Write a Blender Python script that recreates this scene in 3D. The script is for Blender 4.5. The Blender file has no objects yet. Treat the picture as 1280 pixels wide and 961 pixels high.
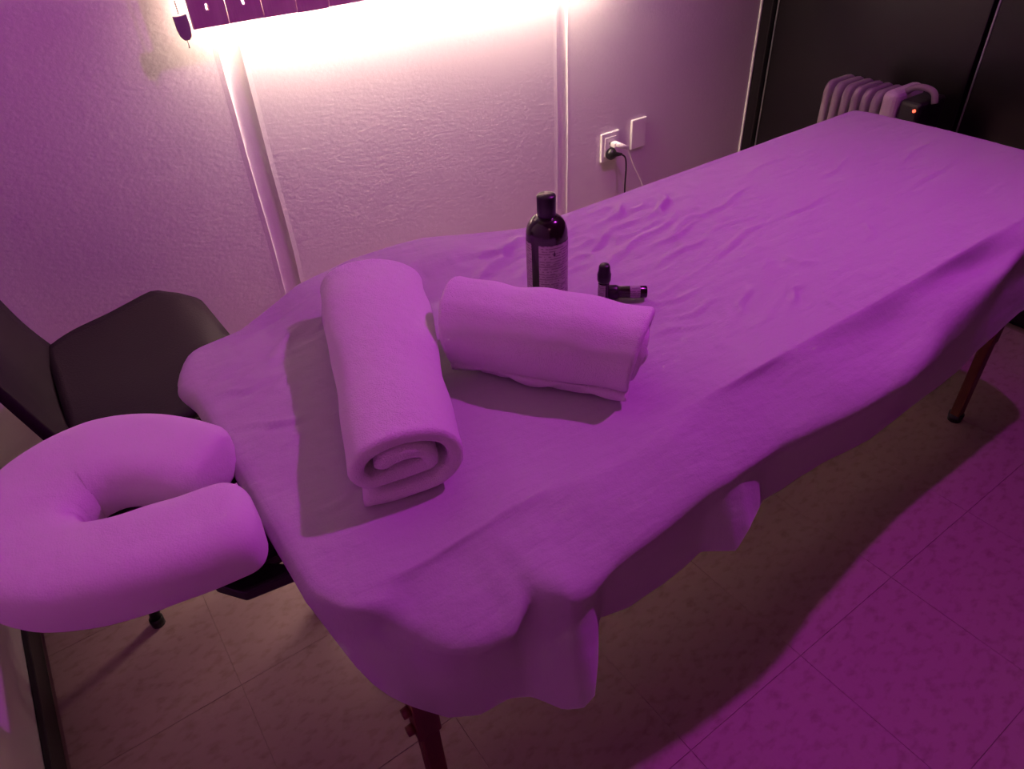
import bpy, bmesh, math, random
import numpy as np
from mathutils import Vector, Matrix, noise

random.seed(7)
rng = np.random.default_rng(7)
SC = bpy.context.scene
COL = SC.collection
PI = math.pi

# ------------------------------------------------------------------ camera
cd = bpy.data.cameras.new('camera')
cam = bpy.data.objects.new('camera', cd)
COL.objects.link(cam)
cd.sensor_width = 36.0
cd.lens = 36.0 * 890.0 / 1280.0
cd.clip_start = 0.02
Rw = ((0.81403095, -0.38565119, 0.43431182),
      (-0.57908263, -0.48106083, 0.65821257),
      (-0.04491006, -0.78730784, -0.61492231))
cam.matrix_world = Matrix(((Rw[0][0], -Rw[0][1], -Rw[0][2], 0.0),
                           (Rw[1][0], -Rw[1][1], -Rw[1][2], 0.0),
                           (Rw[2][0], -Rw[2][1], -Rw[2][2], 1.30),
                           (0, 0, 0, 1)))
SC.camera = cam

# ------------------------------------------------------------------ view, world, lights
SC.view_settings.view_transform = 'Standard'
SC.view_settings.look = 'None'
SC.view_settings.exposure = 0.0
SC.view_settings.gamma = 1.0
SC.view_settings.use_curve_mapping = False
w = bpy.data.worlds.new('world')
SC.world = w
w.use_nodes = True
w.node_tree.nodes['Background'].inputs[0].default_value = (0.30, 0.10, 0.16, 1)
w.node_tree.nodes['Background'].inputs[1].default_value = 0.05


def add_light(name, kind, loc, power, color, **kw):
    l = bpy.data.lights.new(name, kind)
    l.energy = power
    l.color = color
    for k, v in kw.items():
        setattr(l, k, v)
    o = bpy.data.objects.new(name, l)
    o.location = loc
    COL.objects.link(o)
    return o


MAGENTA_POS = (1.72, 0.46, 2.36)
mg = add_light('magenta_ceiling_spot', 'SPOT', MAGENTA_POS, 72.0, (0.92, 0.060, 1.06), shadow_soft_size=0.03, spot_size=math.radians(138), spot_blend=1.0)
mg.rotation_euler = (Vector((0.08, 0.84, 0.72)) - Vector(MAGENTA_POS)).to_track_quat('-Z', 'Y').to_euler()
# warm tube behind the slatted wall lamp: geometry and strength in the lamp's own builder
TUBE_STRENGTH = 235.0
TUBE_COLOR = (1.0, 0.80, 0.60)
# dim warm fill light, added behind the camera to lift the shadows
add_light('warm_fill_light', 'AREA', (-0.05, -1.1, 2.3), 2.2, (1.0, 0.28, 0.50), shape='DISK', size=0.5)

# ------------------------------------------------------------------ helpers


def mat(name, col, rough=0.6, spec=0.5, metal=0.0, bump=None, tint=None, emit=None, sheen=0.0, transl=0.0, coat=0.0):
    m = bpy.data.materials.new(name)
    m.use_nodes = True
    nt = m.node_tree
    n = nt.nodes
    b = n['Principled BSDF']
    b.inputs['Base Color'].default_value = (*col, 1)
    b.inputs['Roughness'].default_value = rough
    b.inputs['Metallic'].default_value = metal
    b.inputs['Specular IOR Level'].default_value = spec
    b.inputs['Sheen Weight'].default_value = sheen
    b.inputs['Coat Weight'].default_value = coat
    if emit:
        b.inputs['Emission Color'].default_value = (*emit[0], 1)
        b.inputs['Emission Strength'].default_value = emit[1]
    tc = n.new('ShaderNodeTexCoord')
    if tint:   # (scale, colour2, low, high, stretch)
        mp = n.new('ShaderNodeMapping')
        mp.inputs['Scale'].default_value = tint[4]
        tx = n.new('ShaderNodeTexNoise')
        tx.inputs['Scale'].default_value = tint[0]
        tx.inputs['Detail'].default_value = 5
        rp = n.new('ShaderNodeValToRGB')
        rp.color_ramp.elements[0].position = tint[2]
        rp.color_ramp.elements[1].position = tint[3]
        rp.color_ramp.elements[0].color = (*tint[1], 1)
        rp.color_ramp.elements[1].color = (*col, 1)
        nt.links.new(tc.outputs['Object'], mp.inputs[0])
        nt.links.new(mp.outputs[0], tx.inputs[0])
        nt.links.new(tx.outputs[0], rp.inputs[0])
        nt.links.new(rp.outputs[0], b.inputs['Base Color'])
    if bump:   # list of (scale, distance, stretch)
        prev = None
        for sc_, dist, st in bump:
            mp = n.new('ShaderNodeMapping')
            mp.inputs['Scale'].default_value = st
            tx = n.new('ShaderNodeTexNoise')
            tx.inputs['Scale'].default_value = sc_
            tx.inputs['Detail'].default_value = 4
            bp = n.new('ShaderNodeBump')
            bp.inputs['Strength'].default_value = 1.0
            bp.inputs['Distance'].default_value = dist
            nt.links.new(tc.outputs['Object'], mp.inputs[0])
            nt.links.new(mp.outputs[0], tx.inputs[0])
            nt.links.new(tx.outputs[0], bp.inputs['Height'])
            if prev:
                nt.links.new(prev.outputs[0], bp.inputs['Normal'])
            prev = bp
        nt.links.new(prev.outputs[0], b.inputs['Normal'])
    if transl > 0:
        tr = n.new('ShaderNodeBsdfTranslucent')
        tr.inputs[0].default_value = (*col, 1)
        mx = n.new('ShaderNodeMixShader')
        mx.inputs[0].default_value = transl
        out = n['Material Output']
        nt.links.new(b.outputs[0], mx.inputs[1])
        nt.links.new(tr.outputs[0], mx.inputs[2])
        nt.links.new(mx.outputs[0], out.inputs[0])
    return m


ONE = (1, 1, 1)
M = dict(
    wall=mat('wall_plaster', (0.74, 0.70, 0.70), 0.85, 0.2, bump=[(60, 0.0006, (1, 1, 1.8)), (150, 0.00025, ONE)],
             tint=(1.3, (0.68, 0.63, 0.64), 0.3, 0.6, ONE)),
    ceiling=mat('ceiling_paint', (0.30, 0.24, 0.24), 0.9, 0.2),
    floor=mat('vinyl_tile', (0.37, 0.245, 0.25), 0.55, 0.35, bump=[(60, 0.0006, ONE)],
              tint=(34, (0.27, 0.165, 0.165), 0.28, 0.50, (1.0, 1.7, 1))),
    grout=mat('tile_bed', (0.30, 0.20, 0.20), 0.9, 0.1),
    cloth=mat('sheet_cotton', (0.56, 0.55, 0.56), 0.85, 0.15, bump=[(420, 0.0003, ONE), (15, 0.0045, (.7, 2.4, 1)), (60, 0.0008, ONE)], transl=0.06, sheen=0.1),
    cover=mat('cradle_cover', (0.82, 0.78, 0.80), 0.9, 0.15, bump=[(500, 0.0005, ONE), (22, 0.003, ONE)], sheen=0.2),
    towel=mat('terry_cloth', (0.93, 0.90, 0.91), 0.95, 0.1, bump=[(620, 0.0022, ONE), (60, 0.0025, (1, 1, 1))], sheen=0.35),
    black=mat('black_plastic', (0.012, 0.011, 0.012), 0.38, 0.5, bump=[(300, 0.0002, ONE)]),
    chair=mat('chair_plastic', (0.013, 0.006, 0.011), 0.55, 0.22, bump=[(250, 0.0005, ONE)]),
    blackmetal=mat('black_metal', (0.02, 0.02, 0.02), 0.4, 0.5, 0.6, bump=[(300, 0.0001, ONE)]),
    panel=mat('door_panel', (0.012, 0.010, 0.010), 0.28, 0.5, tint=(2, (0.008, 0.007, 0.007), 0.3, 0.7, ONE)),
    alu=mat('aluminium_edge', (0.42, 0.42, 0.43), 0.35, 0.5, 0.8, bump=[(200, 0.0001, ONE)]),
    wood=mat('red_brown_wood', (0.16, 0.040, 0.022), 0.5, 0.4, tint=(18, (0.07, 0.016, 0.01), 0.35, 0.65, (1, 1, 0.15))),
    vinyl=mat('pad_vinyl', (0.08, 0.05, 0.06), 0.5, 0.4),
    slat=mat('lamp_slat', (0.52, 0.36, 0.40), 0.7, 0.2, tint=(14, (0.44, 0.29, 0.33), 0.3, 0.7, (6, 1, 0.6)), bump=[(90, 0.0005, (4, 1, .4))]),
    plate=mat('outlet_plastic', (0.78, 0.75, 0.73), 0.35, 0.5, bump=[(200, 0.0001, ONE)]),
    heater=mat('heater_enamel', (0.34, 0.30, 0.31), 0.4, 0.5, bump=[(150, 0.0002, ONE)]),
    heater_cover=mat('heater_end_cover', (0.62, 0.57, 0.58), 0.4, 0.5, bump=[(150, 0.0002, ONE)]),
    glass=mat('dark_bottle', (0.016, 0.008, 0.009), 0.16, 0.6, bump=[(90, 0.0001, ONE)]),
    cap=mat('bottle_cap', (0.014, 0.012, 0.013), 0.35, 0.5, bump=[(200, 0.0001, ONE)]),
    grey=mat('grey_plastic', (0.30, 0.25, 0.27), 0.5, 0.4, bump=[(200, 0.0002, ONE)]),
    chrome=mat('ball_chain', (0.30, 0.26, 0.26), 0.35, 0.5, 0.7),
    ink=mat('label_ink', (0.09, 0.055, 0.09), 0.7, 0.2),
    cord_white=mat('cord_white', (0.72, 0.68, 0.68), 0.5, 0.3),
    base=mat('black_baseboard', (0.018, 0.015, 0.016), 0.45, 0.4, bump=[(60, 0.0002, ONE)]),
    led=mat('heater_led', (0.6, 0.05, 0.02), 0.4, emit=((1.0, 0.10, 0.05), 3.0)),
    tube_upper_fill=mat('warm_upper_fill_tube', (1, .9, .7), 0.5, emit=(TUBE_COLOR, TUBE_STRENGTH * 1.4)),
    tube=mat('warm_led_tube', (1, .9, .7), 0.5, emit=(TUBE_COLOR, TUBE_STRENGTH)),
)


def label_mat(name, base, dark, bands):
    """paper label with faint unreadable print lines"""
    m = mat(name, base, 0.5, 0.3)
    nt = m.node_tree
    n = nt.nodes
    tc = n.new('ShaderNodeTexCoord')
    sep = n.new('ShaderNodeSeparateXYZ')
    nt.links.new(tc.outputs['Object'], sep.inputs[0])
    mul = n.new('ShaderNodeMath'); mul.operation = 'MULTIPLY'; mul.inputs[1].default_value = bands
    fr = n.new('ShaderNodeMath'); fr.operation = 'FRACT'
    gt = n.new('ShaderNodeMath'); gt.operation = 'GREATER_THAN'; gt.inputs[1].default_value = 0.55
    nz = n.new('ShaderNodeTexNoise'); nz.inputs['Scale'].default_value = 160
    gt2 = n.new('ShaderNodeMath'); gt2.operation = 'GREATER_THAN'; gt2.inputs[1].default_value = 0.46
    mm = n.new('ShaderNodeMath'); mm.operation = 'MULTIPLY'
    mx = n.new('ShaderNodeMixRGB')
    mx.inputs[1].default_value = (*base, 1); mx.inputs[2].default_value = (*dark, 1)
    nt.links.new(sep.outputs[2], mul.inputs[0]); nt.links.new(mul.outputs[0], fr.inputs[0])
    nt.links.new(fr.outputs[0], gt.inputs[0]); nt.links.new(tc.outputs['Object'], nz.inputs[0])
    nt.links.new(nz.outputs[0], gt2.inputs[0]); nt.links.new(gt.outputs[0], mm.inputs[0])
    nt.links.new(gt2.outputs[0], mm.inputs[1]); nt.links.new(mm.outputs[0], mx.inputs[0])
    nt.links.new(mx.outputs[0], n['Principled BSDF'].inputs['Base Color'])
    return m


M['label'] = label_mat('paper_label', (0.42, 0.36, 0.37), (0.24, 0.17, 0.21), 230)
M['vial_label'] = label_mat('vial_label', (0.36, 0.32, 0.34), (0.24, 0.19, 0.22), 300)


def tag(o, label=None, cat=None, group=None, kind=None):
    for k, v in (('label', label), ('category', cat), ('group', group), ('kind', kind)):
        if v:
            o[k] = v
    return o


def obj(name, me, m, parent=None, smooth=True):
    if isinstance(me, bmesh.types.BMesh):
        bm = me
        bmesh.ops.recalc_face_normals(bm, faces=bm.faces)
        me = bpy.data.meshes.new(name)
        bm.to_mesh(me)
        bm.free()
    o = bpy.data.objects.new(name, me)
    if m and not me.materials:
        me.materials.append(m)
    if smooth:
        me.polygons.foreach_set('use_smooth', [True] * len(me.polygons))
    COL.objects.link(o)
    if parent:
        o.parent = parent
    return o


def thing(name, loc, label, cat, group=None, rz=0.0):
    o = bpy.data.objects.new(name, None)
    o.location = loc
    o.rotation_euler = (0, 0, rz)
    o.empty_display_size = 0.05
    COL.objects.link(o)
    return tag(o, label, cat, group)


def rel(parent, p):
    return tuple(a - b for a, b in zip(p, parent.location))


def box(bm, lo, hi, bev=0.0, seg=2):
    r = bmesh.ops.create_cube(bm, size=1.0)
    vs = r['verts']
    c = [(a + b) / 2 for a, b in zip(lo, hi)]
    s = [abs(b - a) for a, b in zip(lo, hi)]
    for v in vs:
        v.co = Vector((v.co.x * s[0] + c[0], v.co.y * s[1] + c[1], v.co.z * s[2] + c[2]))
    if bev > 0:
        es = list({e for v in vs for e in v.link_edges})
        bmesh.ops.bevel(bm, geom=es, offset=bev, segments=seg, profile=0.5, affect='EDGES')


def boxbm(lo, hi, bev=0.0, seg=2):
    bm = bmesh.new()
    box(bm, lo, hi, bev, seg)
    return bm


def catmull(pts, n):
    P = [Vector(p) for p in pts]
    P = [P[0] * 2 - P[1]] + P + [P[-1] * 2 - P[-2]]
    out = []
    for i in range(1, len(P) - 2):
        for k in range(n):
            t = k / n
            a, b, c, d = P[i - 1], P[i], P[i + 1], P[i + 2]
            out.append(0.5 * ((2 * b) + (c - a) * t + (2 * a - 5 * b + 4 * c - d) * t * t + (3 * b - a - 3 * c + d) * t ** 3))
    out.append(P[-2])
    return out


def tube(bm, pts, r, seg=10, caps=True):
    """round tube through points; r is a number or list"""
    pts = [Vector(p) for p in pts]
    n = len(pts)
    rs = r if isinstance(r, (list, tuple)) else [r] * n
    rings = []
    up = None
    for i, p in enumerate(pts):
        t = (pts[min(i + 1, n - 1)] - pts[max(i - 1, 0)]).normalized()
        if up is None:
            up = t.orthogonal().normalized()
        else:
            up = (up - t * up.dot(t)).normalized()
        s = t.cross(up)
        rings.append([bm.verts.new(p + (up * math.cos(a) + s * math.sin(a)) * rs[i])
                      for a in (2 * PI * k / seg for k in range(seg))])
    for a, b in zip(rings, rings[1:]):
        for k in range(seg):
            bm.faces.new((a[k], a[(k + 1) % seg], b[(k + 1) % seg], b[k]))
    if caps:
        bm.faces.new(rings[0][::-1])
        bm.faces.new(rings[-1])


def lathe(bm, prof, seg=32, center=(0, 0, 0), a0=0.0, a1=2 * PI, mtx=None):
    """prof: list of (r, z). full circle or an arc"""
    full = abs(a1 - a0 - 2 * PI) < 1e-6
    ns = seg if full else seg + 1
    cols = []
    for k in range(ns):
        a = a0 + (a1 - a0) * k / seg
        cols.append([Vector((r * math.cos(a), r * math.sin(a), z)) for r, z in prof])
    vv = []
    for c in cols:
        vv.append([bm.verts.new((mtx @ p if mtx else p) + Vector(center)) for p in c])
    for k in range(seg):
        a, b = vv[k], vv[(k + 1) % ns]
        for j in range(len(prof) - 1):
            bm.faces.new((a[j], b[j], b[j + 1], a[j + 1]))
    bmesh.ops.remove_doubles(bm, verts=bm.verts, dist=1e-6)


def prism(bm, poly, z0, z1, bev=0.0):
    """extrude an xy polygon from z0 to z1"""
    a = [bm.verts.new((x, y, z0)) for x, y in poly]
    b = [bm.verts.new((x, y, z1)) for x, y in poly]
    n = len(poly)
    bm.faces.new(a[::-1])
    bm.faces.new(b)
    for i in range(n):
        bm.faces.new((a[i], a[(i + 1) % n], b[(i + 1) % n], b[i]))
    if bev:
        bmesh.ops.bevel(bm, geom=list(bm.edges), offset=bev, segments=2, profile=0.5, affect='EDGES')


def interp(x, tab, k):
    xs = [t[0] for t in tab]
    return np.interp(x, xs, [t[k] for t in tab])


# ------------------------------------------------------------------ the room
XL, XR, YB, YW, ZC = -0.374, 2.30, -1.75, 1.75, 2.62

# floor: vinyl tiles on a bed
floor = obj('floor', boxbm((XL - 0.1, YB - 0.1, -0.06), (XR + 0.1, YW + 0.1, -0.004)), M['grout'], smooth=False)
tag(floor, kind='structure')
pitch = 0.3045
tile_me = None
y = YB
ix = 0
tm = {}
x0t = 0.2515 - 3 * pitch
y0t = 0.335 - 7 * pitch
for i in range(10):
    for j in range(12):
        xa, xb = x0t + i * pitch, x0t + (i + 1) * pitch
        ya, yb = y0t + j * pitch, y0t + (j + 1) * pitch
        xa, xb = max(xa, XL), min(xb, XR)
        ya, yb = max(ya, YB), min(yb, YW)
        if xb - xa < 0.02 or yb - ya < 0.02:
            continue
        g = 0.0003
        key = (round(xb - xa, 4), round(yb - ya, 4))
        if key not in tm:
            hx, hy = (xb - xa) / 2 - g, (yb - ya) / 2 - g
            bm = boxbm((-hx, -hy, -0.003), (hx, hy, 0.0), 0.0004, 1)
            me = bpy.data.meshes.new('floor_tile')
            bm.to_mesh(me)
            bm.free()
            me.materials.append(M['floor'])
            tm[key] = me
        o = bpy.data.objects.new('floor_tile', tm[key])
        o.location = ((xa + xb) / 2, (ya + yb) / 2, random.uniform(-0.0003, 0))
        o.parent = floor
        COL.objects.link(o)

# back wall: plaster boards with two shallow vertical channels between them
def wall_profile():
    pts = [(XL, YW)]
    for c, hw in ((0.459, 0.024), (1.396, 0.020)):
        pts += [(c - hw - 0.012, YW)]
        for k in range(17):
            u = -1 + k / 8
            dep = 0.013 * max(0.0, 1 - abs(u) ** 2.6) - 0.001 * math.exp(-((abs(u) - 1.0) / .12) ** 2)
            pts.append((c + u * hw, YW + dep))
        pts += [(c + hw + 0.012, YW)]
    pts += [(XR - 0.03, YW)]
    return pts


bm = bmesh.new()
pf = wall_profile()
zs = np.linspace(0, ZC, 60)
rows = []
for z in zs:
    row = []
    for (x, yy) in pf:
        wob = 0.0016 * noise.noise(Vector((x * 3, 0, z * 9))) + 0.002 * noise.noise(Vector((1, 5, z * 3)))
        row.append(bm.verts.new((x + (wob if XL < x < 2.2 else 0), yy, z)))
    rows.append(row)
for a, b in zip(rows, rows[1:]):
    for k in range(len(pf) - 1):
        bm.faces.new((a[k], a[k + 1], b[k + 1], b[k]))
# thickness behind
back = [[bm.verts.new((x, YW + 0.10, z)) for x in (XL, XR - 0.03)] for z in (0, ZC)]
bm.faces.new((back[0][0], back[1][0], back[1][1], back[0][1]))
bm.faces.new([r[0] for r in rows] + [back[1][0], back[0][0]])
bm.faces.new([r[-1] for r in rows] + [back[1][1], back[0][1]])
bm.faces.new(rows[0] + [back[0][1], back[0][0]])
bm.faces.new(rows[-1] + [back[1][1], back[1][0]])
tag(obj('wall_back', bm, M['wall'], smooth=False), kind='structure')

tag(obj('wall_left', boxbm((XL - 0.1, YB - 0.1, 0), (XL, YW + 0.1, ZC)), M['wall'], smooth=False), kind='structure')
tag(obj('wall_front', boxbm((XL, YB - 0.1, 0), (XR, YB, ZC)), M['panel'], smooth=False), kind='structure')
tag(obj('wall_right', boxbm((XR + 0.03, YB - 0.1, 0), (XR + 0.12, YW + 0.1, ZC)), M['panel'], smooth=False), kind='structure')
tag(obj('ceiling', boxbm((XL - 0.1, YB - 0.1, ZC), (XR + 0.12, YW + 0.1, ZC + 0.08)), M['ceiling'], smooth=False), kind='structure')
tag(obj('baseboard_left', boxbm((XL, YB, 0), (XL + 0.012, YW, 0.075), 0.003), M['base'], smooth=False), kind='structure')
tag(obj('baseboard_back', boxbm((XL + 0.012, YW - 0.012, 0), (XR - 0.03, YW, 0.075), 0.003), M['base'], smooth=False), kind='structure')

# corner bead, then the dark door frame and sliding panels
tag(obj('trim_1', boxbm((2.268, YW - 0.006, 0), (2.276, YW + 0.1, ZC), 0.002), M['plate'], smooth=False), kind='structure')
fr = obj('trim_2', boxbm((2.277, 1.705, 0), (XR + 0.03, YW + 0.1, ZC), 0.003), M['panel'], smooth=False)
tag(fr, kind='structure')
for k, (ya, yb) in enumerate(((1.012, 1.700), (0.30, 1.000), (-0.42, 0.290), (-1.13, -0.43))):
    d = obj('door_%d' % (k + 1), boxbm((2.30 + 0.008 * (k % 2), ya, 0.02), (XR + 0.03, yb, ZC - 0.05), 0.002), M['panel'], smooth=False)
    tag(d, kind='structure')
    xe = 2.30 + 0.008 * (k % 2)
    obj('edge_strip', boxbm((xe - 0.004, yb - 0.004, 0.02), (xe, yb + 0.001, ZC - 0.05), 0.001), M['alu'], d, smooth=False)

# ------------------------------------------------------------------ wall lamp with slatted front
LX0, LX1, LZ = 0.382, 1.28, 1.005
lamp = thing('wall_lamp', (0.98, YW, LZ), 'wide slatted wall lamp glowing warm white onto the plaster below it', 'lamp')
sp = 0.0748
n_sl = 16
LH = 0.34
slme = None
bm = bmesh.new()
hw, th = sp / 2 - 0.0010, 0.011
# slat with one narrow punched slot
sx, sz0, sz1 = 0.0026, 0.031, 0.043
px = [-hw, -sx, sx, hw]
pz = [0, sz0, sz1, LH]
vf = [[[bm.verts.new((x, yy, z)) for z in pz] for x in px] for yy in (0, th)]
for i in range(3):
    for j in range(3):
        if i == 1 and j == 1:
            continue
        for s in (0, 1):
            g = vf[s]
            bm.faces.new((g[i][j], g[i + 1][j], g[i + 1][j + 1], g[i][j + 1]))
for i in range(3):
    bm.faces.new((vf[0][i][0], vf[0][i + 1][0], vf[1][i + 1][0], vf[1][i][0]))
    bm.faces.new((vf[0][i][3], vf[0][i + 1][3], vf[1][i + 1][3], vf[1][i][3]))
    bm.faces.new((vf[0][0][i], vf[0][0][i + 1], vf[1][0][i + 1], vf[1][0][i]))
    bm.faces.new((vf[0][3][i], vf[0][3][i + 1], vf[1][3][i + 1], vf[1][3][i]))
for (a, b) in (((1, 1), (2, 1)), ((1, 2), (2, 2)), ((1, 1), (1, 2)), ((2, 1), (2, 2))):
    bm.faces.new((vf[0][a[0]][a[1]], vf[0][b[0]][b[1]], vf[1][b[0]][b[1]], vf[1][a[0]][a[1]]))
bmesh.ops.recalc_face_normals(bm, faces=bm.faces)
slme = bpy.data.meshes.new('slat')
bm.to_mesh(slme)
bm.free()
slme.materials.append(M['slat'])
for k in range(n_sl):
    o = bpy.data.objects.new('slat', slme)
    o.parent = lamp
    o.location = rel(lamp, (LX0 + sp * (k + 0.5), YW - 0.07 + random.uniform(-0.0006, 0.0006), LZ + random.uniform(-0.0012, 0.0012)))
    COL.objects.link(o)
LX1 = LX0 + sp * n_sl
obj('back_rail', boxbm(rel(lamp, (LX0 + 0.01, YW - 0.050, LZ + 0.16)), rel(lamp, (LX1 - 0.01, YW - 0.002, LZ + 0.175)), 0.002), M['grey'], lamp, smooth=False)
for xb in (LX0 + 0.010, LX1 - 0.018):
    obj('bracket', boxbm(rel(lamp, (xb, YW - 0.059, LZ + 0.10)), rel(lamp, (xb + 0.008, YW - 0.001, LZ + 0.26)), 0.001), M['grey'], lamp, smooth=False)
for zz in (0.046, 0.290):  # upper tube is unseen, added so its wall glow warms the table
    bmt = bmesh.new()
    tube(bmt, [rel(lamp, (LX0 + 0.05, YW - 0.026, LZ + zz)), rel(lamp, (LX1 - 0.04, YW - 0.026, LZ + zz))], 0.009, 10)
    obj('light_tube', bmt, M['tube'] if zz < .1 else M['tube_upper_fill'], lamp)

# pull chain with flat plastic tag, hanging from the lamp's left end
pc = thing('pull_cord', (0.360, YW - 0.065, 1.00), 'grey plastic pull tag on a beaded chain beside the left end of the slatted lamp', 'cord pull')
bm = bmesh.new()
z = 1.038
k = 0
while z < 1.30:
    bmesh.ops.create_uvsphere(bm, u_segments=8, v_segments=6, radius=0.0017,
                              matrix=Matrix.Translation(rel(pc, (0.3625 + (1.038 - z) * 0.02, YW - 0.065, z))))
    z += 0.0042
tube(bm, [rel(pc, (0.3625, YW - 0.065, 1.036)), rel(pc, (0.3575, YW - 0.065, 1.30))], 0.0006, 6)
tag(obj('chain', bm, M['chrome'], pc), kind='stuff')
bm = bmesh.new()
bars = [(-0.0135, .034), (0.0, 0.031), (0.0135, 0.035), (0.0138, 0.012), (0.0115, -0.006), (0.006, -0.012), (-0.004, -0.012), (-0.010, -0.004), (-0.0125, 0.008)]
a = [bm.verts.new((x + 0.003, -0.004, z_)) for x, z_ in bars]
b = [bm.verts.new((x + 0.003, 0.004, z_)) for x, z_ in bars]
bm.faces.new(a); bm.faces.new(b[::-1])
for i in range(len(bars)):
    bm.faces.new((a[i], a[(i + 1) % len(bars)], b[(i + 1) % len(bars)], b[i]))
bmesh.ops.bevel(bm, geom=list(bm.edges), offset=0.0012, segments=2, profile=0.5, affect='EDGES')
obj('pull_tag', bm, M['grey'], pc, smooth=False)
bm = bmesh.new()
tube(bm, [(0.004, 0, -0.011), (0.0045, 0, -0.02), (0.004, 0, -0.027)], [0.0011, 0.0011, 0.0016], 8)
obj('tail', bm, M['chrome'], pc)

# ------------------------------------------------------------------ wall outlets and plugs
def plate(name, x0, x1, z0, z1, label):
    o = thing(name, ((x0 + x1) / 2, YW, (z0 + z1) / 2), label, 'outlet plate')
    hx, hz = (x1 - x0) / 2, (z1 - z0) / 2
    bm = boxbm((-hx, -0.009, -hz), (hx, 0, hz), 0.0035, 3)
    obj('cover_plate', bm, M['plate'], o, smooth=False)
    if 'blank' not in name: obj('center_insert', boxbm((-hx + 0.014, -0.0108, -hz + 0.016), (hx - 0.014, -0.008, hz - 0.016), 0.001), M['plate'], o, smooth=False)
    return o


p1 = plate('wall_outlet', 1.553, 1.630, 0.409, 0.504, 'white wall outlet with a white and a black plug in it')
obj('socket_hole', boxbm((-0.006, -0.0114, 0.008), (0.006, -0.010, 0.016)), M['black'], p1, smooth=False)
p2 = plate('blank_wall_plate', 1.686, 1.752, 0.420, 0.520, 'white blank wall plate to the right of the outlet')

bp = thing('power_plug', (1.585, YW - 0.0115, 0.437), 'black round power plug in the outlet with a dark cord', 'plug')
bm = bmesh.new()
lathe(bm, [(0, -0.0), (0.015, 0), (0.019, 0.004), (0.0195, 0.014), (0.015, 0.022), (0.007, 0.026), (0, 0.027)], 24,
      mtx=Matrix.Rotation(PI / 2, 3, 'X'))
obj('plug_body', bm, M['black'], bp)
bm = bmesh.new()
tube(bm, catmull([(0.0, -0.016, 0.0), (0.016, -0.022, -0.002), (0.034, -0.024, -0.006)], 5), [0.011, 0.0105, 0.010, 0.009, 0.008, 0.007, 0.0065, 0.006, 0.0055, 0.005, 0.0045], 12)
obj('strain_relief', bm, M['black'], bp)
bm = bmesh.new()
tube(bm, catmull([(0.034, -0.024, -0.006), (0.050, -0.026, -0.022), (0.056, -0.026, -0.060), (0.058, -0.024, -0.15), (0.07, -0.03, -0.30), (0.14, -0.05, -0.425), (0.3, -0.05, -0.434)], 8), 0.0028, 8)
obj('cord', bm, M['black'], bp)
wp = thing('power_plug', (1.598, YW - 0.0115, 0.465), 'white angled power plug above the black plug in the outlet', 'plug')
bm = bmesh.new()
box(bm, (-0.010, -0.022, -0.008), (0.013, -0.0, 0.008), 0.003)
obj('plug_body', bm, M['plate'], wp, smooth=False)
bm = bmesh.new()
tube(bm, [(0.0, -0.018, 0.004), (0.012, -0.026, -0.002), (0.034, -0.036, -0.012)], [0.0085, 0.0085, 0.006], 12)
obj('strain_relief', bm, M['plate'], wp)
bm = bmesh.new()
tube(bm, catmull([(0.028, -0.034, -0.022), (0.034, -0.036, -0.012), (0.045, -0.035, -0.03), (0.075, -0.034, -0.09), (0.12, -0.034, -0.17), (0.15, -0.04, -0.30), (0.25, -0.05, -0.452), (0.40, -0.05, -0.462)][1:], 8), 0.0026, 8)
obj('cord', bm, M['cord_white'], wp)

# ------------------------------------------------------------------ massage table under the sheet
TX0, TX1, TY0, TY1, TZ = 0.095, 1.880, 0.495, 1.065, 0.652
tb = thing('massage_table', (0.99, 0.78, 0), 'long wooden-legged massage table under the white sheet', 'massage table')
bm = boxbm(rel(tb, (TX0, TY0, TZ - 0.058)), rel(tb, (TX1, TY1, TZ)), 0.018, 4)
obj('padded_top', bm, M['vinyl'], tb, smooth=False)
for (lo, hi) in (((TX0 + .02, TY0 + .012, .545), (TX1 - .02, TY0 + .030, .594)), ((TX0 + .02, TY1 - .030, .545), (TX1 - .02, TY1 - .012, .594)),
                 ((TX0 + .02, TY0 + .031, .545), (TX0 + .038, TY1 - .031, .594)), ((TX1 - .038, TY0 + .031, .545), (TX1 - .02, TY1 - .031, .594)),
                 ((0.97, TY0 + .031, .545), (1.01, TY1 - .031, .594))):
    obj('apron_rail', boxbm(rel(tb, lo), rel(tb, hi), 0.002, 1), M['wood'], tb, smooth=False)


def table_leg(x, y):
    bm = bmesh.new()
    box(bm, rel(tb, (x - .019, y - .014, .25)), rel(tb, (x + .019, y + .014, .593)), .003, 2)
    L = obj('leg', bm, M['wood'], tb, smooth=False)
    obj('leg_extension', boxbm(rel(tb, (x - .015, y - .012, .02)), rel(tb, (x + .015, y + .012, .26)), .003, 2), M['wood'], L, smooth=False)
    bm = bmesh.new()
    tube(bm, [rel(tb, (x, y, 0.0)), rel(tb, (x, y, .022))], [0.017, 0.019], 14)
    obj('rubber_foot', bm, M['black'], L)
    for zz in (0.275, 0.325):
        bm = bmesh.new()
        sgn = -1
        tube(bm, [rel(tb, (x + sgn * .018, y, zz)), rel(tb, (x + sgn * .030, y, zz))], [0.009, 0.008], 10)
        obj('leg_knob', bm, M['wood'], L)
        bm = bmesh.new()
        tube(bm, [rel(tb, (x + .018, y, zz)), rel(tb, (x + .024, y, zz))], [0.006, 0.005], 10)
        obj('leg_bolt', bm, M['wood'], L)


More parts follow.
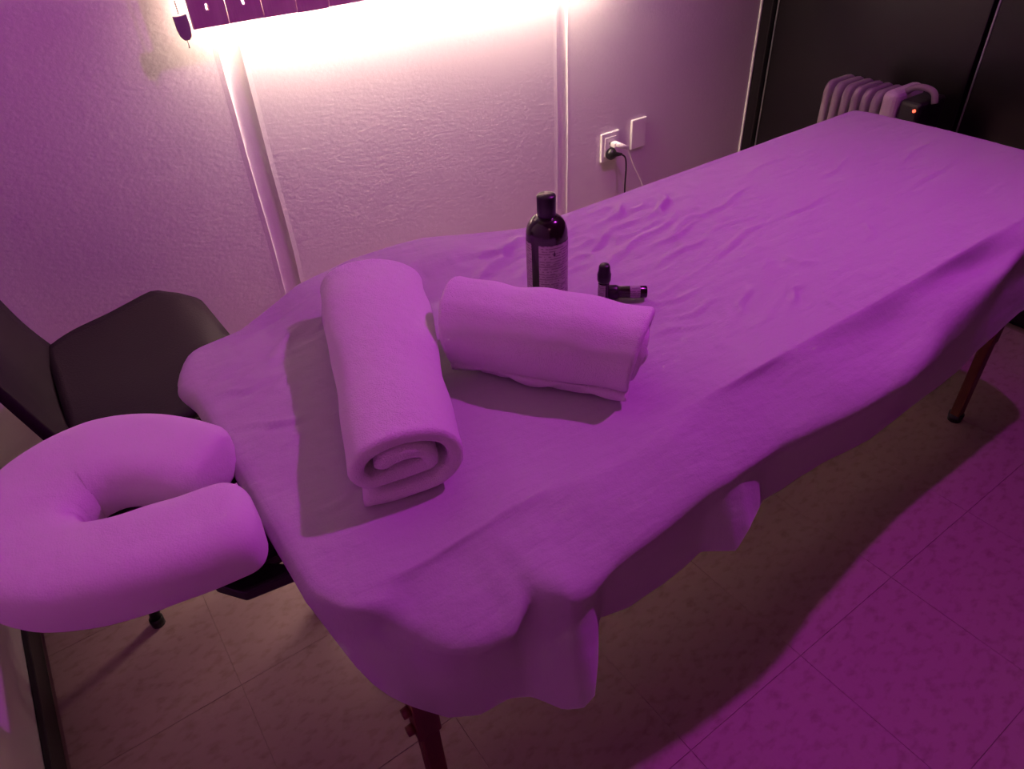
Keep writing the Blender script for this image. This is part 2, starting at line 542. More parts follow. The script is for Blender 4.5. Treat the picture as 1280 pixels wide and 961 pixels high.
for x in (0.160, 1.757):
    for yy in (0.525, 1.03):
        table_leg(x, yy)
for x in (0.160, 1.757):
    bm = boxbm(rel(tb, (x - .008, .54, .36)), rel(tb, (x + .008, 1.02, .40)), .002, 1)
    obj('cross_bar', bm, M['wood'], tb, smooth=False)

# ------------------------------------------------------------------ the sheet
CREST = [(.058, .486, .630), (.092, .483, .620), (.124, .455, .612), (.166, .408, .608), (.196, .392, .607), (.236, .385, .610),
         (.252, .394, .620), (.270, .402, .626), (.285, .390, .632), (.305, .372, .630), (.330, .370, .623), (.382, .379, .620), (.465, .384, .620), (.543, .391, .620),
         (.619, .400, .610), (.711, .403, .600), (.864, .385, .600), (.987, .382, .600), (1.064, .392, .610), (1.140, .411, .620),
         (1.354, .429, .630), (1.457, .442, .630), (1.7, .45, .63), (1.9, .46, .63)]
HEM = [(.050, .480, .607), (.071, .460, .572), (.095, .440, .541), (.121, .420, .516), (.153, .410, .472), (.192, .405, .441),
       (.231, .395, .450), (.258, .385, .440), (.280, .350, .437), (.300, .336, .440), (.318, .336, .450), (.340, .356, .474), (.372, .392, .498), (.423, .388, .482), (.483, .390, .476),
       (.560, .392, .488), (.598, .362, .490), (.625, .366, .515), (.70, .400, .492), (.868, .410, .461), (1.008, .410, .433), (1.174, .420, .424),
       (1.306, .420, .432), (1.436, .430, .447), (1.542, .430, .470), (1.7, .43, .46), (1.9, .43, .46)]
STEEP = [(.05, 0, .004), (.12, 0, .008), (.16, 0, .026), (.23, 0, .024), (.28, 0, .010), (.32, 0, .004), (.45, 0, .004), (.62, 0, .006), (.80, 0, .016),
         (.95, 0, .027), (1.3, 0, .027), (1.5, 0, .018), (1.9, 0, .012)]
FAR = [(.05, 1.085, .655), (.18, 1.090, .660), (.25, 1.108, .678), (.30, 1.120, .692), (.41, 1.135, .698), (.50, 1.142, .694), (.56, 1.140, .690),
       (.66, 1.118, .674), (.77, 1.090, .660), (.92, 1.088, .660), (1.9, 1.088, .660)]
EX0, EX1, EY0, EY1, ER, EZ = 0.080, 1.890, 0.490, 1.070, 0.050, 0.660

CREASES = [  # x0, y0, x1, y1, width, height   (long thin creases pressed or pulled into the sheet)
    (.70, .72, .86, .70, .006, .0022), (.745, .66, .86, .655, .006, .002), (.69, .65, .80, .62, .007, .0022), (.85, .60, .93, .66, .008, .002),
    (.93, .575, 1.0, .600, .008, .003), (.80, .93, .95, .98, .009, .003), (.83, .88, 1.02, .93, .008, .0028), (.92, 1.00, 1.01, 1.04, .010, .004),
    (1.02, .95, 1.10, 1.03, .011, .0045), (.90, .86, 1.06, .885, .008, .0028), (.76, .98, .84, 1.01, .008, .003), (1.10, .90, 1.28, .925, .007, .002),
    (.84, .80, 1.02, .83, .009, .0028), (.95, .76, 1.15, .80, .008, .0026), (1.0, .83, 1.18, .84, .007, .002), (1.18, .78, 1.34, .80, .007, .0018),
    (.62, .93, .74, .97, .009, .003), (.55, .94, .70, 1.04, .012, .0045), (.60, 1.02, .78, 1.05, .012, .0045), (.66, .87, .78, .90, .010, .003),
    (1.40, .86, 1.62, .90, .007, .0018), (1.3, .98, 1.5, 1.0, .006, .0014), (.09, .84, .20, .80, .007, .0026), (.14, .90, .22, .91, .008, .002),
    (.17, .96, .27, 1.03, .010, .003), (.10, .93, .17, .92, .008, .0022), (.15, .70, .20, .69, .007, .0016), (.47, 1.0, .50, 1.06, .010, .004),
    (.12, .62, .19, .64, .007, .0018), (1.22, .62, 1.30, .66, .012, .002), (1.05, .70, 1.08, .62, .014, .002), (.30, 1.02, .46, 1.09, .018, .004),
    (1.5, .70, 1.78, .74, .007, .0014), (1.6, .80, 1.82, .83, .006, .0014), (.98, .52, 1.02, .56, .01, .0018),
]


def smooth(a, b, x):
    t = np.clip((x - a) / (b - a), 0, 1)
    return t * t * (3 - 2 * t)


def top_height(X, Y):
    """height above the flat table top, arrays"""
    z = np.zeros_like(X)
    # mound along the far edge near the head
    z += 0.030 * smooth(.93, 1.08, Y) * smooth(.20, .34, X) * (1 - smooth(.54, .76, X))
    # broad soft waves
    z += 0.0022 * np.sin(X * 9 + 3 * Y) * np.sin(Y * 13 + 2 * X)
    z += -0.006 * np.exp(-((X - (.20 + .5 * (Y - .5))) / .055) ** 2) * (1 - smooth(.50, .60, Y))
    z += 0.004 * np.exp(-(((X - .33) + (Y - .5) * .3) / .05) ** 2) * (1 - smooth(.50, .62, Y))
    for (a, b, c, d, wd, h) in CREASES:
        dx, dy = c - a, d - b
        L = math.hypot(dx, dy)
        t = ((X - a) * dx + (Y - b) * dy) / (L * L)
        off = (-(X - a) * dy + (Y - b) * dx) / L
        wd = wd * .75
        off = off + 0.006 * np.sin(t * 7 + a * 40)
        env = np.clip(1 - np.abs(2 * t - 1) ** 3, 0, 1) * (t > 0) * (t < 1)
        z += 1.6 * h * env * (np.exp(-(off / wd) ** 2) - 0.45 * np.exp(-((off + 1.6 * wd) / (1.4 * wd)) ** 2))
    return z


def crumple(p, q):
    """fine crumpled ridges, strongest behind the bottles"""
    m = math.exp(-(((p - .88) / .26) ** 2 + ((q - .96) / .17) ** 2)) + .35 * math.exp(-(((p - .2) / .2) ** 2 + ((q - .9) / .2) ** 2)) + .16
    v = Vector((p * 9 + 4 * q, q * 22 - 6 * p, 3.1))
    wv = noise.noise_vector(v * 0.5) * 0.7
    n1 = 1 - abs(noise.noise(v + wv)) * 2
    n2 = 1 - abs(noise.noise(v * 2.3 + wv + Vector((9, 2, 1)))) * 2
    return m * (0.0052 * n1 ** 3 if n1 > 0 else 0) + m * 0.0016 * n2


def fold_rows():
    r = ER
    edge = [0, .0012, .004, .009, .016, .025, .037, .048]
    lo = [EY0 + e for e in edge]
    hi = [EY1 - e for e in reversed(edge)]
    mid = list(np.linspace(EY0 + r, EY1 - r, 92))
    return lo + mid + hi


rowsY = fold_rows()
NX = 300
P = []
idx = {}
for j, yy in enumerate(rowsY):
    d = max(0.0, abs(yy - (EY0 + EY1) / 2) - ((EY1 - EY0) / 2 - ER))
    ins = ER - math.sqrt(max(0, ER * ER - d * d))
    xs = np.linspace(EX0 + ins, EX1 - ins, NX + 1)
    for i, xx in enumerate(xs):
        idx[(i, j)] = len(P)
        P.append([xx, yy, EZ])
P = np.array(P)
hgt = top_height(P[:, 0], P[:, 1])
P[:, 2] += hgt + np.array([crumple(a, b) for a, b in P[:, :2]])
faces = []
NY = len(rowsY) - 1
for j in range(NY):
    for i in range(NX):
        faces.append((idx[(i, j)], idx[(i + 1, j)], idx[(i + 1, j + 1)], idx[(i, j + 1)]))
loop = [(i, 0) for i in range(NX)] + [(NX, j) for j in range(NY)] + [(i, NY) for i in range(NX, 0, -1)] + [(0, j) for j in range(NY, 0, -1)]
V = [tuple(p) for p in P]
NR = 5


def catm(c, t):
    n = len(c) - 1
    s = t * n
    i = min(int(s), n - 1)
    f = s - i
    p0 = c[i - 1] if i > 0 else c[0] * 2 - c[1]
    p1, p2 = c[i], c[i + 1]
    p3 = c[i + 2] if i + 2 <= n else c[n] * 2 - c[n - 1]
    return 0.5 * ((2 * p1) + (p2 - p0) * f + (2 * p0 - 5 * p1 + 4 * p2 - p3) * f * f + (3 * p1 - p0 - 3 * p2 + p3) * f ** 3)


rings = 22
ring_idx = []
cumul = 0
prev = None
for (i, j) in loop:
    x, yy, z = P[idx[(i, j)]]
    cx = min(max(x, EX0 + ER), EX1 - ER)
    cy = min(max(yy, EY0 + ER), EY1 - ER)
    n = Vector((x - cx, yy - cy, 0))
    n.normalize()
    if prev is not None:
        cumul += (Vector((x, yy)) - prev).length
    prev = Vector((x, yy))
    E = Vector((x, yy, z))
    wv = math.sin(cumul * 26) * 0.6 + math.sin(cumul * 11.3 + 1) * 0.8
    # default edge
    C0 = E + n * 0.020 + Vector((0, 0, -0.022))
    B0 = E + n * 0.012 + Vector((0, 0, -0.006))
    M0 = E + n * (0.026 + .004 * wv) + Vector((0, 0, -0.090))
    H0 = E + n * (0.028 + .010 * wv) + Vector((0, 0, -0.170 + 0.008 * math.sin(cumul * 7)))
    wn = max(0.0, -n.y)      # near side
    wf = max(0.0, n.y)       # far side
    wh = max(0.0, -n.x) if x < .5 else 0.0   # head side
    if wh > 0:
        bulge = 0.012 * math.exp(-((yy - 1.0) / .03) ** 2)
        Bh = E + n * (0.010 + bulge * .7) + Vector((0, 0, -0.005))
        Ch = E + n * (0.017 + bulge) + Vector((0, 0, -0.020))
        Mh = E + n * (0.012 + bulge * .3) + Vector((0, 0, -0.050))
        Hh = E + n * 0.004 + Vector((0, 0, -0.085 + 0.006 * math.sin(yy * 30)))
        f = wh if wn > 0 or wf > 0 else 1.0
        B0, C0, M0, H0 = B0.lerp(Bh, f), C0.lerp(Ch, f), M0.lerp(Mh, f), H0.lerp(Hh, f)
    if wn > 0:
        s = interp(x, STEEP, 2)
        cy_, cz_ = interp(x, CREST, 1), interp(x, CREST, 2)
        hy_, hz_ = interp(x, HEM, 1), interp(x, HEM, 2)
        Cn = Vector((x, cy_, cz_))
        s += .35 * s * math.sin(x * 19 + 1) + .002 * math.sin(x * 43)
        Bn = Vector((x, yy - 0.026 - .010 * math.sin(x * 12 + 2), EZ - s))
        Hn = Vector((x, hy_, hz_))
        Mn = Cn.lerp(Hn, 0.30) + Vector((0, 0.006 - 0.020 * math.exp(-((x - 1.12) / .22) ** 2), 0))
        f = wn * wn * (3 - 2 * wn)
        B0, C0, M0, H0 = B0.lerp(Bn, f), C0.lerp(Cn, f), M0.lerp(Mn, f), H0.lerp(Hn, f)
    if wf > 0:
        fy, fz = interp(x, FAR, 1), interp(x, FAR, 2)
        lift = fz - EZ
        Cf = Vector((x, fy, fz - 0.006))
        Bf = Vector((x, E.y + (fy - E.y) * .55, max(E.z, EZ) * .4 + fz * .6 + .001))
        Mf = Vector((x, fy + 0.012, fz - 0.075))
        Hf = Vector((x, fy + 0.010 + .008 * wv, 0.50))
        f = wf * wf * (3 - 2 * wf)
        B0, C0, M0, H0 = B0.lerp(Bf, f), C0.lerp(Cf, f), M0.lerp(Mf, f), H0.lerp(Hf, f)
    ctl = [E, B0, C0, M0, H0]
    col_i = [idx[(i, j)]]
    for k in range(1, rings + 1):
        p = catm(ctl, k / rings)
        t = k / rings
        p = p + n * (0.0022 * noise.noise(Vector((cumul * 14, t * 4, 0)))) * t
        col_i.append(len(V))
        V.append(tuple(p))
    ring_idx.append(col_i)
nl = len(ring_idx)
for a in range(nl):
    A, B = ring_idx[a], ring_idx[(a + 1) % nl]
    for k in range(rings):
        faces.append((A[k], A[k + 1], B[k + 1], B[k]))
me = bpy.data.meshes.new('bed_sheet')
me.from_pydata(V, [], faces)
me.update()
bm = bmesh.new()
bm.from_mesh(me)
bpy.data.meshes.remove(me)
# soften the turn from the top to the hanging edge
near = [v for v in bm.verts if v.co.y < .50 or v.co.y > 1.06 or v.co.x < .09]
for _ in range(1):
    bmesh.ops.smooth_vert(bm, verts=[v for v in near if not v.is_boundary], factor=0.5, use_axis_x=False, use_axis_y=True, use_axis_z=True)
sheet = obj('bed_sheet', bm, M['cloth'])
tag(sheet, 'thin white cotton sheet draped over the long massage table', 'sheet')


def rest_z(x, y, r):
    return max(sheet_z(x + r * math.cos(a), y + r * math.sin(a)) for a in np.linspace(0, 6, 9)) - 0.0004


def sheet_z(x, y):
    return EZ + float(top_height(np.array([x]), np.array([y]))[0]) + crumple(x, y)


# ------------------------------------------------------------------ rolled towels
def rolled_towel(name, A, B, ra, rb, flats, turns, thick, start, ccw, tail, label, seed, bow=0.0, hem=None, tele=0.006, inner=0.012):
    """A: centre of the visible end, B: other end (xy); radii there; flat: height / width"""
    A, B = Vector(A), Vector(B)
    ax = (B - A)
    L = ax.length
    ax.normalize()
    side = ax.cross(Vector((0, 0, 1))).normalized()
    up = Vector((0, 0, 1))
    root_z = sheet_z(A.x, A.y)
    N = int(turns * 40)
    prof = []     # unit spiral centre line (u, v) with layer fraction
    for k in range(N + 1):
        t = k / N
        ang = start + (1 if ccw else -1) * t * turns * 2 * PI
        prof.append((t, ang))
    pts = []
    nsec = 56
    bm = bmesh.new()
    secs = []
    for s in range(nsec + 1):
        q = s / nsec
        # cluster sections near the ends for rounded rims
        q = 0.5 - 0.5 * math.cos(PI * q)
        R = ra + (rb - ra) * q
        flat = flats[0] + (flats[1] - flats[0]) * q
        R *= 1 + 0.025 * math.sin(q * 9 + seed) + 0.014 * math.sin(q * 23 + seed * 2)
        c = A + ax * (L * q)
        c = c + side * (bow * math.sin(PI * q))
        ends = min(q, 1 - q) * L
        th_f = math.sqrt(max(0.0, 1 - max(0.0, 1 - ends / 0.007) ** 2)) * 0.85 + 0.15
        ring = []
        ctr = []
        for (t, ang) in prof:
            rad = inner + (R - inner) * t
            if hem is not None and t > 0.6:
                rad += 0.0036 * math.exp(-(((ang - hem + PI) % (2 * PI) - PI) / .07) ** 2)
            lump = 1 + 0.035 * noise.noise(Vector((math.cos(ang) * 1.3 + seed, math.sin(ang) * 1.3, q * 4)))
            u = math.cos(ang) * rad * lump
            v = math.sin(ang) * rad * flat * lump
            ctr.append(Vector((u, v, t)))
        # flatten the underside onto the sheet
        base = -ra * flat * 0.86 if q < .5 else -R * flat * 0.86
        base = -R * flat * 0.87
        for cpt in ctr:
            t = cpt.z
            lim = base + (1 - t) * (R - inner) * 0.9
            if cpt.y < lim:
                cpt.y = lim + (cpt.y - lim) * 0.12
        # tail: flap leaving the roll at the outer end
        tl = tail(q) if tail else []
        last = ctr[-1]
        for (du, dv) in tl:
            ctr.append(Vector((last.x + du * R, last.y + dv * R, 1.0)))
        n = len(ctr)
        half = thick / 2 * th_f
        outer, innr = [], []
        for k in range(n):
            p0, p1 = ctr[max(k - 1, 0)], ctr[min(k + 1, n - 1)]
            d = Vector((p1.x - p0.x, p1.y - p0.y, 0))
            if d.length < 1e-7:
                d = Vector((1, 0, 0))
            d.normalize()
            nrm = Vector((d.y, -d.x, 0)) * (1 if ccw else -1)
            hh = half * (1.0 if k < n - 3 else (0.95, 0.8, 0.45)[k - (n - 3)])
            o_ = ctr[k] + nrm * hh
            i_ = ctr[k] - nrm * hh
            outer.append((o_.x, o_.y, ctr[k].z))
            innr.append((i_.x, i_.y, ctr[k].z))
        cs = outer + innr[::-1]
        zc = root_z + R * flat * 0.87 + thick / 2
        for (u, v, t) in cs:
            tel = tele * math.sin(t * turns * 2.3 * PI + seed) * (1 if q < .5 else -1)
            fade = max(0.0, 1 - ends / 0.05)
            p = c + side * u + ax * (tel * fade)
            p.z = zc + v
            d = 0.0016 * noise.noise(Vector((p.x * 30, p.y * 30, p.z * 30 + seed)))
            p.z = max(p.z + d, root_z - 0.001)
            ring.append(bm.verts.new(p))
        secs.append((ring, n))
    for (a, n), (b, _) in zip(secs, secs[1:]):
        m = len(a)
        for k in range(m):
            bm.faces.new((a[k], a[(k + 1) % m], b[(k + 1) % m], b[k]))
    for (r, n) in (secs[0], secs[-1]):
        m = len(r)
        for k in range(n - 1):
            bm.faces.new((r[k], r[k + 1], r[m - 2 - k], r[m - 1 - k]))
    c0 = Vector((A.x, A.y, root_z))
    for v in bm.verts:
        v.co -= c0
    o = obj(name, bm, M['towel'])
    o.location = c0
    tag(o, label, 'towel')
    return o


def tail1(q):
    return [(.10, -.02), (.22, -.04), (.32, -.10)]


T1 = 2.1
rolled_towel('rolled_towel', (0.220, 0.580, 0), (0.374, 0.985, 0), 0.0755, 0.098, (0.69, 0.58), T1, 0.0200, math.radians(238) + T1 * 2 * PI, False,
             lambda q: [(-.05, -.02), (-.12, -.03)], 'white rolled terry towel pointing at the camera, its spiral end facing the head rest', 1.3)
T2 = 2.2
rolled_towel('rolled_towel', (0.600, 0.572, 0), (0.437, 0.802, 0), 0.0620, 0.067, (0.95, 0.92), T2, 0.0185, math.radians(218) - T2 * 2 * PI, True,
             lambda q: [(-.06 * (1 - q), -.08), (-.16 * (1 - q), -.16), (-.22 * (1 - q), -.20 - .07 * math.sin(q * 15))],
             'white rolled terry towel lying crosswise in front of the bottles', 4.1, tele=0.009, hem=math.radians(128))

# ------------------------------------------------------------------ bottles
def bottle():
    x, yy = 0.612, 0.806
    z0 = rest_z(x, yy, .031)
    o = thing('oil_bottle', (x, yy, z0), 'tall dark oil bottle with a paper label, standing behind the crosswise towel', 'bottle')
    R = 0.0325
    prof = [(0, 0.0), (R * .9, 0), (R, .004), (R, .144)]
    for k in range(1, 9):
        a = k / 8 * PI / 2
        prof.append((0.0125 + (R - 0.0125) * math.cos(a), 0.144 + .030 * math.sin(a)))
    prof += [(0.0125, .178), (0, .178)]
    bm = bmesh.new()
    lathe(bm, prof, 48)
    obj('body', bm, M['glass'], o)
    bm = bmesh.new()
    lathe(bm, [(0.0, .174), (.0140, .174), (.0145, .176), (.0146, .205), (.0135, .2075), (0, .208)], 36)
    obj('cap', bm, M['cap'], o)
    a0 = math.atan2(-yy, -x)
    bm = bmesh.new()
    lathe(bm, [(R + .0004, .012), (R + .0004, .139)], 28, a0=a0 - math.radians(23), a1=a0 + math.radians(110))
    lb = obj('front_label', bm, M['label'], o)
    bm = bmesh.new()
    lathe(bm, [(R + .0004, .012), (R + .0004, .139)], 28, a0=a0 - math.radians(160), a1=a0 - math.radians(46))
    obj('rear_label', bm, M['label'], o)
    # small drop mark near the top of the label
    bm = bmesh.new()
    am = a0 + math.radians(20)
    pr = [(0, .006), (.0016, .001), (.0018, -.0015), (0, -.003), (-.0018, -.0015), (-.0016, .001)]
    vs = [bm.verts.new(((R + .0008) * math.cos(am + u / R), (R + .0008) * math.sin(am + u / R), .124 + v)) for u, v in pr]
    bm.faces.new(vs)
    obj('drop_mark', bm, M['ink'], lb, smooth=False)
    # lines of small print, as thin bands on the paper
    for zz, w0, w1 in ((.110, -8, 55), (.105, -8, 60), (.100, -8, 50), (.088, -8, 55), (.084, -8, 60), (.080, -8, 50), (.070, -8, 62), (.066, -8, 58), (.056, -8, 45), (.052, -8, 60), (.048, -8, 40)):
        bm = bmesh.new()
        lathe(bm, [(R + .0007, zz), (R + .0007, zz + .0016)], 12, a0=a0 + math.radians(w0), a1=a0 + math.radians(w1))
        obj('print_line', bm, M['grey'], lb)


bottle()


def vial(loc, label, lying=None, cat='bottle'):
    o = thing('roller_vial', loc, label, cat)
    mt = Matrix.Diagonal((1, 1, .88))
    off = Vector((0, 0, 0))
    if lying is not None:
        mt = Matrix.Rotation(lying, 3, 'Z') @ Matrix.Rotation(PI / 2, 3, 'Y') @ Matrix.Diagonal((1.12, 1.12, .96))
    bm = bmesh.new()
    r = 0.0092
    lathe(bm, [(0, 0), (r * .9, 0), (r, .0015), (r, .050), (.0075, .054), (.0075, .058), (0, .058)], 28, mtx=mt)
    obj('glass_body', bm, M['glass'], o)
    bm = bmesh.new()
    lathe(bm, [(0, .050), (.0098, .050), (.0112, .054), (.0114, .066), (.0100, .072), (.0092, .082), (.0075, .0855), (0, .086)], 28, mtx=mt)
    obj('cap', bm, M['cap'], o)
    bm = bmesh.new()
    a = math.atan2(-.75, -.69)
    if lying is None:
        lathe(bm, [(r + .0003, .006), (r + .0003, .047)], 20, a0=a - 1.7, a1=a + .35, mtx=mt)
    else:
        lathe(bm, [(r + .0003, .012), (r + .0003, .030)], 28, mtx=mt)
    obj('paper_label', bm, M['vial_label'], o)
    return o


vx, vy = 0.700, 0.768
vial((vx, vy, rest_z(vx, vy, .009)), 'small dark roller vial standing upright between bottle and towel end')
lx, ly = 0.768, 0.735
vial((lx, ly, rest_z(lx - .03, ly + .026, .035) + .0118), 'small dark roller vial lying on its side with a pale label band', lying=math.radians(142))

# ------------------------------------------------------------------ face cradle
fc = thing('face_cradle', (-0.06, 0.775, 0.63), 'horseshoe face cradle cushion in a white cover at the head of the table', 'head rest')
path = catmull([(.044, .752, 0), (.004, .808, 0), (-.050, .850, 0), (-.108, .858, 0), (-.160, .822, 0), (-.177, .768, 0), (-.152, .712, 0), (-.095, .674, 0), (-.030, .655, 0), (.062, .644, 0)], 8)
L_ = [0.0]
for a_, b_ in zip(path, path[1:]):
    L_.append(L_[-1] + (b_ - a_).length)
sm = np.linspace(0, 1, 130)
sm = L_[-1] * (0.5 - 0.5 * np.cos(PI * sm)) * .6 + L_[-1] * sm * .4
path = [Vector((np.interp(q_, L_, [p_.x for p_ in path]), np.interp(q_, L_, [p_.y for p_ in path]), 0)) for q_ in sm]
npth = len(path)
bm = bmesh.new()
rngs = []
seg = 36
for i, p in enumerate(path):
    t = (path[min(i + 1, npth - 1)] - path[max(i - 1, 0)]).normalized()
    sd = t.cross(Vector((0, 0, 1)))
    q = i / (npth - 1)
    e = min(sm[i], sm[-1] - sm[i])
    q = sm[i] / sm[-1]
    rf = max(0.0, 1 - max(0.0, 1 - e / 0.036) ** 2.5) ** (1 / 2.5) * .99 + .01
    W = (0.058 + .016 * math.sin(min(1, q * 1.35) * PI) ** 2) * rf
    Hh = 0.043 * rf ** .6 * (1 - .03 * math.sin(q * 14))
    zc = 0.672 + 0.006 * math.sin(q * 9)
    ring = []
    for k in range(seg):
        a = 2 * PI * k / seg
        ca, sa = math.cos(a), math.sin(a)
        u = math.copysign(abs(ca) ** .6, ca) * W
        v = math.copysign(abs(sa) ** .62, sa) * Hh
        if v > 0:
            v *= 1 + .10 * math.cos(a) * 0
        if v < 0:
            u *= .93
        pt = p + sd * u
        z = zc + v + .0022 * noise.noise(Vector((pt.x * 22, pt.y * 22, v * 20)))
        ring.append(bm.verts.new((pt.x + .06, pt.y - .775, z - .63)))
    rngs.append(ring)
for a, b in zip(rngs, rngs[1:]):
    for k in range(seg):
        bm.faces.new((a[k], a[(k + 1) % seg], b[(k + 1) % seg], b[k]))
bm.faces.new(rngs[0]); bm.faces.new(rngs[-1])
obj('cushion', bm, M['cover'], fc)
bm = bmesh.new()
poly = [(.03, .79), (-.03, .845), (-.11, .862), (-.18, .82), (-.195, .765), (-.17, .70), (-.11, .665), (-.03, .650), (.045, .650), (.045, .672), (-.05, .680), (-.12, .715), (-.14, .76), (-.12, .805), (-.06, .815), (.0, .78), (.03, .75)]
prism(bm, [(a + .06, b - .775) for a, b in poly], -.012, 0.001, 0.002)
obj('support_plate', bm, M['black'], fc, smooth=False)
for yy in (.665, .84):
    bm = bmesh.new()
    tube(bm, [(-.08 + .06, yy - .775, -.026), (.05 + .06, yy - .775, -.034), (.090 + .06, yy - .775, -.034)], .008, 12)
    obj('mounting_rod', bm, M['blackmetal'], fc)
obj('mounting_block', boxbm((.075, -.115, -.030), (.128, .075, .002), .004, 2), M['black'], fc, smooth=False)
bm = bmesh.new()
prism(bm, [(a + .06, b - .775) for a, b in [(-.012, .700), (.075, .678), (.078, .664), (.030, .664), (.075, .640), (.078, .622), (.012, .632), (-.014, .668)]], -.060, -.040, .004)
obj('cam_lever', bm, M['black'], fc, smooth=False)
bm = bmesh.new()
box(bm, (.108, -.092, -.0004), (.116, -.086, .012), .0005, 1)
for v in bm.verts:
    v.co.z += .062
    v.co.x += -.0
obj('care_tag', bm, M['plate'], fc, smooth=False)

# ------------------------------------------------------------------ chair by the wall
ch = thing('chair', (0.04, 1.46, 0), 'black plastic chair against the wall beside the head of the table', 'chair')


def chair_shell():
    """seat and backrest as curved thick shells; u across, s along"""
    def sheetgrid(fn, nu, ns, th):
        bm = bmesh.new()
        top, bot = [], []
        for a in range(ns + 1):
            rt, rb_ = [], []
            for b in range(nu + 1):
                u, s = b / nu, a / ns
                e = 1e-3
                p = fn(u, s)
                du = fn(min(u + e, 1), s) - fn(max(u - e, 0), s)
                ds = fn(u, min(s + e, 1)) - fn(u, max(s - e, 0))
                n = du.cross(ds).normalized()
                rt.append(bm.verts.new(p))
                rb_.append(bm.verts.new(p - n * th))
            top.append(rt)
            bot.append(rb_)
        for a in range(ns):
            for b in range(nu):
                bm.faces.new((top[a][b], top[a][b + 1], top[a + 1][b + 1], top[a + 1][b]))
                bm.faces.new((bot[a][b], bot[a + 1][b], bot[a + 1][b + 1], bot[a][b + 1]))
        for a in range(ns):
            bm.faces.new((top[a][0], top[a + 1][0], bot[a + 1][0], bot[a][0]))
            bm.faces.new((top[a][nu], bot[a][nu], bot[a + 1][nu], top[a + 1][nu]))
        for b in range(nu):
            bm.faces.new((top[0][b], bot[0][b], bot[0][b + 1], top[0][b + 1]))
            bm.faces.new((top[ns][b], top[ns][b + 1], bot[ns][b + 1], bot[ns][b]))
        return bm

    org = Vector(ch.location)

    def seat(u, s):
        # s 0 rear .. 1 front, u 0 near .. 1 far ; wider at the front
        ns_, fs = Vector((-.130, 1.165, .452)), Vector((.215, 1.215, .455))
        nf, ff = Vector((-.125, 1.640, .452)), Vector((.200, 1.735, .455))
        # rounded front corners
        ss = s
        cut = max(0.0, abs(2 * u - 1) - .62) / .38
        p = ns_.lerp(fs, ss).lerp(nf.lerp(ff, ss), u)
        p.x -= .045 * cut ** 2.5 * max(0, s - .45) / .55
        c2 = max(0.0, s - .72) / .28
        p.y += (0.5 - u) * .05 * c2 ** 3
        cr = max(0.0, .25 - s) / .25
        p.y += (0.5 - u) * .06 * cr ** 2
        p.z += -.014 * math.sin(PI * u) * math.sin(PI * min(1, s * 1.1)) - .022 * max(0, s - .82) / .18 * max(0, s - .82) / .18
        return p - org

    def backf(u, s):
        p = Vector((-.128, 1.175, .450)).lerp(Vector((-.124, 1.635, .450)), u)
        z = .450 + s * .40
        x = -.120 - .10 * s - .012 * math.sin(min(1, s * 4) * PI / 2)
        bow = -.02 * math.sin(PI * u)
        y = p.y
        c = max(0.0, s - .8) / .2
        y += (0.5 - u) * .12 * c ** 2.5
        return Vector((x + bow, y, z)) - org
    obj('seat', sheetgrid(seat, 20, 20, .018), M['chair'], ch)
    obj('backrest', sheetgrid(backf, 16, 20, -.016), M['chair'], ch)
    for (x, y_, dx, dy) in ((-.10, 1.21, -.05, -.02), (-.10, 1.60, -.05, .02), (.15, 1.26, .03, -.02), (.15, 1.67, .03, .01)):
        bm = bmesh.new()
        tube(bm, [Vector((x, y_, .434)) - org, Vector((x + dx, y_ + dy, .012)) - org], .011, 12)
        L = obj('leg', bm, M['blackmetal'], ch)
        bm = bmesh.new()
        tube(bm, [Vector((x + dx, y_ + dy, .02)) - org, Vector((x + dx, y_ + dy, 0)) - org], .014, 12)
        obj('rubber_foot', bm, M['black'], L)
    for (a, b) in (((-.10, 1.21, .428), (.15, 1.26, .428)), ((-.10, 1.60, .428), (.15, 1.67, .428)), ((-.10, 1.21, .428), (-.10, 1.60, .428)), ((.15, 1.26, .428), (.15, 1.67, .428))):
        bm = bmesh.new()
        tube(bm, [Vector(a) - org, Vector(b) - org], .010, 10)
        obj('seat_frame_bar', bm, M['blackmetal'], ch)


chair_shell()

# ------------------------------------------------------------------ oil radiator at the foot of the table
ht = thing('oil_radiator', (2.12, 1.16, 0), 'white oil-filled electric radiator with ribs behind the foot of the table', 'heater')
bm = bmesh.new()
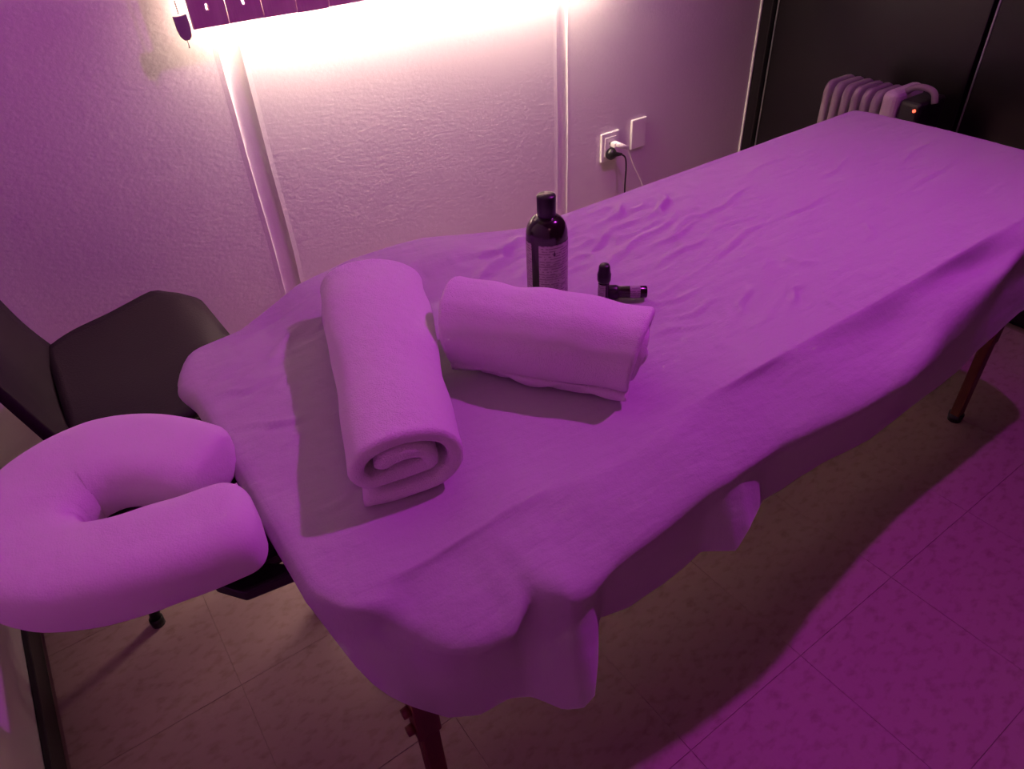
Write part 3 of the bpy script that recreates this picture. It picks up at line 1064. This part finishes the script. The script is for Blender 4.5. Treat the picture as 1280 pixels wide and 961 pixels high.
# one rib, a rounded slab across x
rx, rz = 0.068, 0.275
pr = []
for cx_, cz_, a0 in ((rx - .03, rz - .03, 0), (-rx + .03, rz - .03, PI / 2), (-rx + .03, -rz + .03, PI), (rx - .03, -rz + .03, 1.5 * PI)):
    for k in range(7):
        a = a0 + k / 6 * PI / 2
        pr.append((cx_ + .03 * math.cos(a), cz_ + .03 * math.sin(a)))
lay = []
for yo, sc_ in ((-.011, .93), (-.008, .985), (0, 1.0), (.008, .985), (.011, .93)):
    lay.append([bm.verts.new((x * sc_, yo, z * (1 - (1 - sc_) * .4))) for x, z in pr])
for a, b in zip(lay, lay[1:]):
    for k in range(len(pr)):
        bm.faces.new((a[k], a[(k + 1) % len(pr)], b[(k + 1) % len(pr)], b[k]))
bm.faces.new(lay[0]); bm.faces.new(lay[-1])
bmesh.ops.recalc_face_normals(bm, faces=bm.faces)
rme = bpy.data.meshes.new('rib')
bm.to_mesh(rme)
bm.free()
rme.materials.append(M['heater'])
rme.polygons.foreach_set('use_smooth', [True] * len(rme.polygons))
ys = [1.295 - .0315 * k for k in range(6)]
for yv in ys:
    o = bpy.data.objects.new('rib', rme)
    o.parent = ht
    o.location = rel(ht, (2.12, yv, .385))
    COL.objects.link(o)
for zz in (.60, .18):
    bm = bmesh.new()
    tube(bm, [rel(ht, (2.12, 1.305, zz)), rel(ht, (2.12, 1.10, zz))], .020, 14)
    obj('oil_pipe', bm, M['heater'], ht)
obj('end_cover', boxbm(rel(ht, (2.045, 1.068, .12)), rel(ht, (2.195, 1.118, .672)), .022, 4), M['heater_cover'], ht, smooth=False)
obj('control_box', boxbm(rel(ht, (2.055, 1.000, .14)), rel(ht, (2.185, 1.066, .655)), .012, 3), M['black'], ht, smooth=False)
bm = bmesh.new()
tube(bm, [(*rel(ht, (2.054, 1.016, .634)),), (*rel(ht, (2.050, 1.016, .634)),)], .0042, 12)
obj('indicator_light', bm, M['led'], ht)
bm = bmesh.new()
tube(bm, catmull([rel(ht, (2.10, 1.075, .665)), rel(ht, (2.10, 1.055, .680)), rel(ht, (2.10, 1.025, .684)), rel(ht, (2.10, 1.000, .676)), rel(ht, (2.10, .990, .650))], 6), .009, 10)
obj('handle', bm, M['grey'], ht)
for yv in (1.27, 1.05):
    bm = bmesh.new()
    tube(bm, [rel(ht, (2.01, yv, .042)), rel(ht, (2.12, yv, .075)), rel(ht, (2.23, yv, .042))], .009, 10)
    ft = obj('foot_bracket', bm, M['blackmetal'], ht)
    obj('foot_post', boxbm(rel(ht, (2.105, yv - .008, .07)), rel(ht, (2.135, yv + .008, .16)), .002, 1), M['blackmetal'], ft, smooth=False)
    for xv in (2.01, 2.23):
        bm = bmesh.new()
        tube(bm, [rel(ht, (xv, yv - .009, .022)), rel(ht, (xv, yv + .009, .022))], .022, 16)
        obj('castor', bm, M['black'], ft)
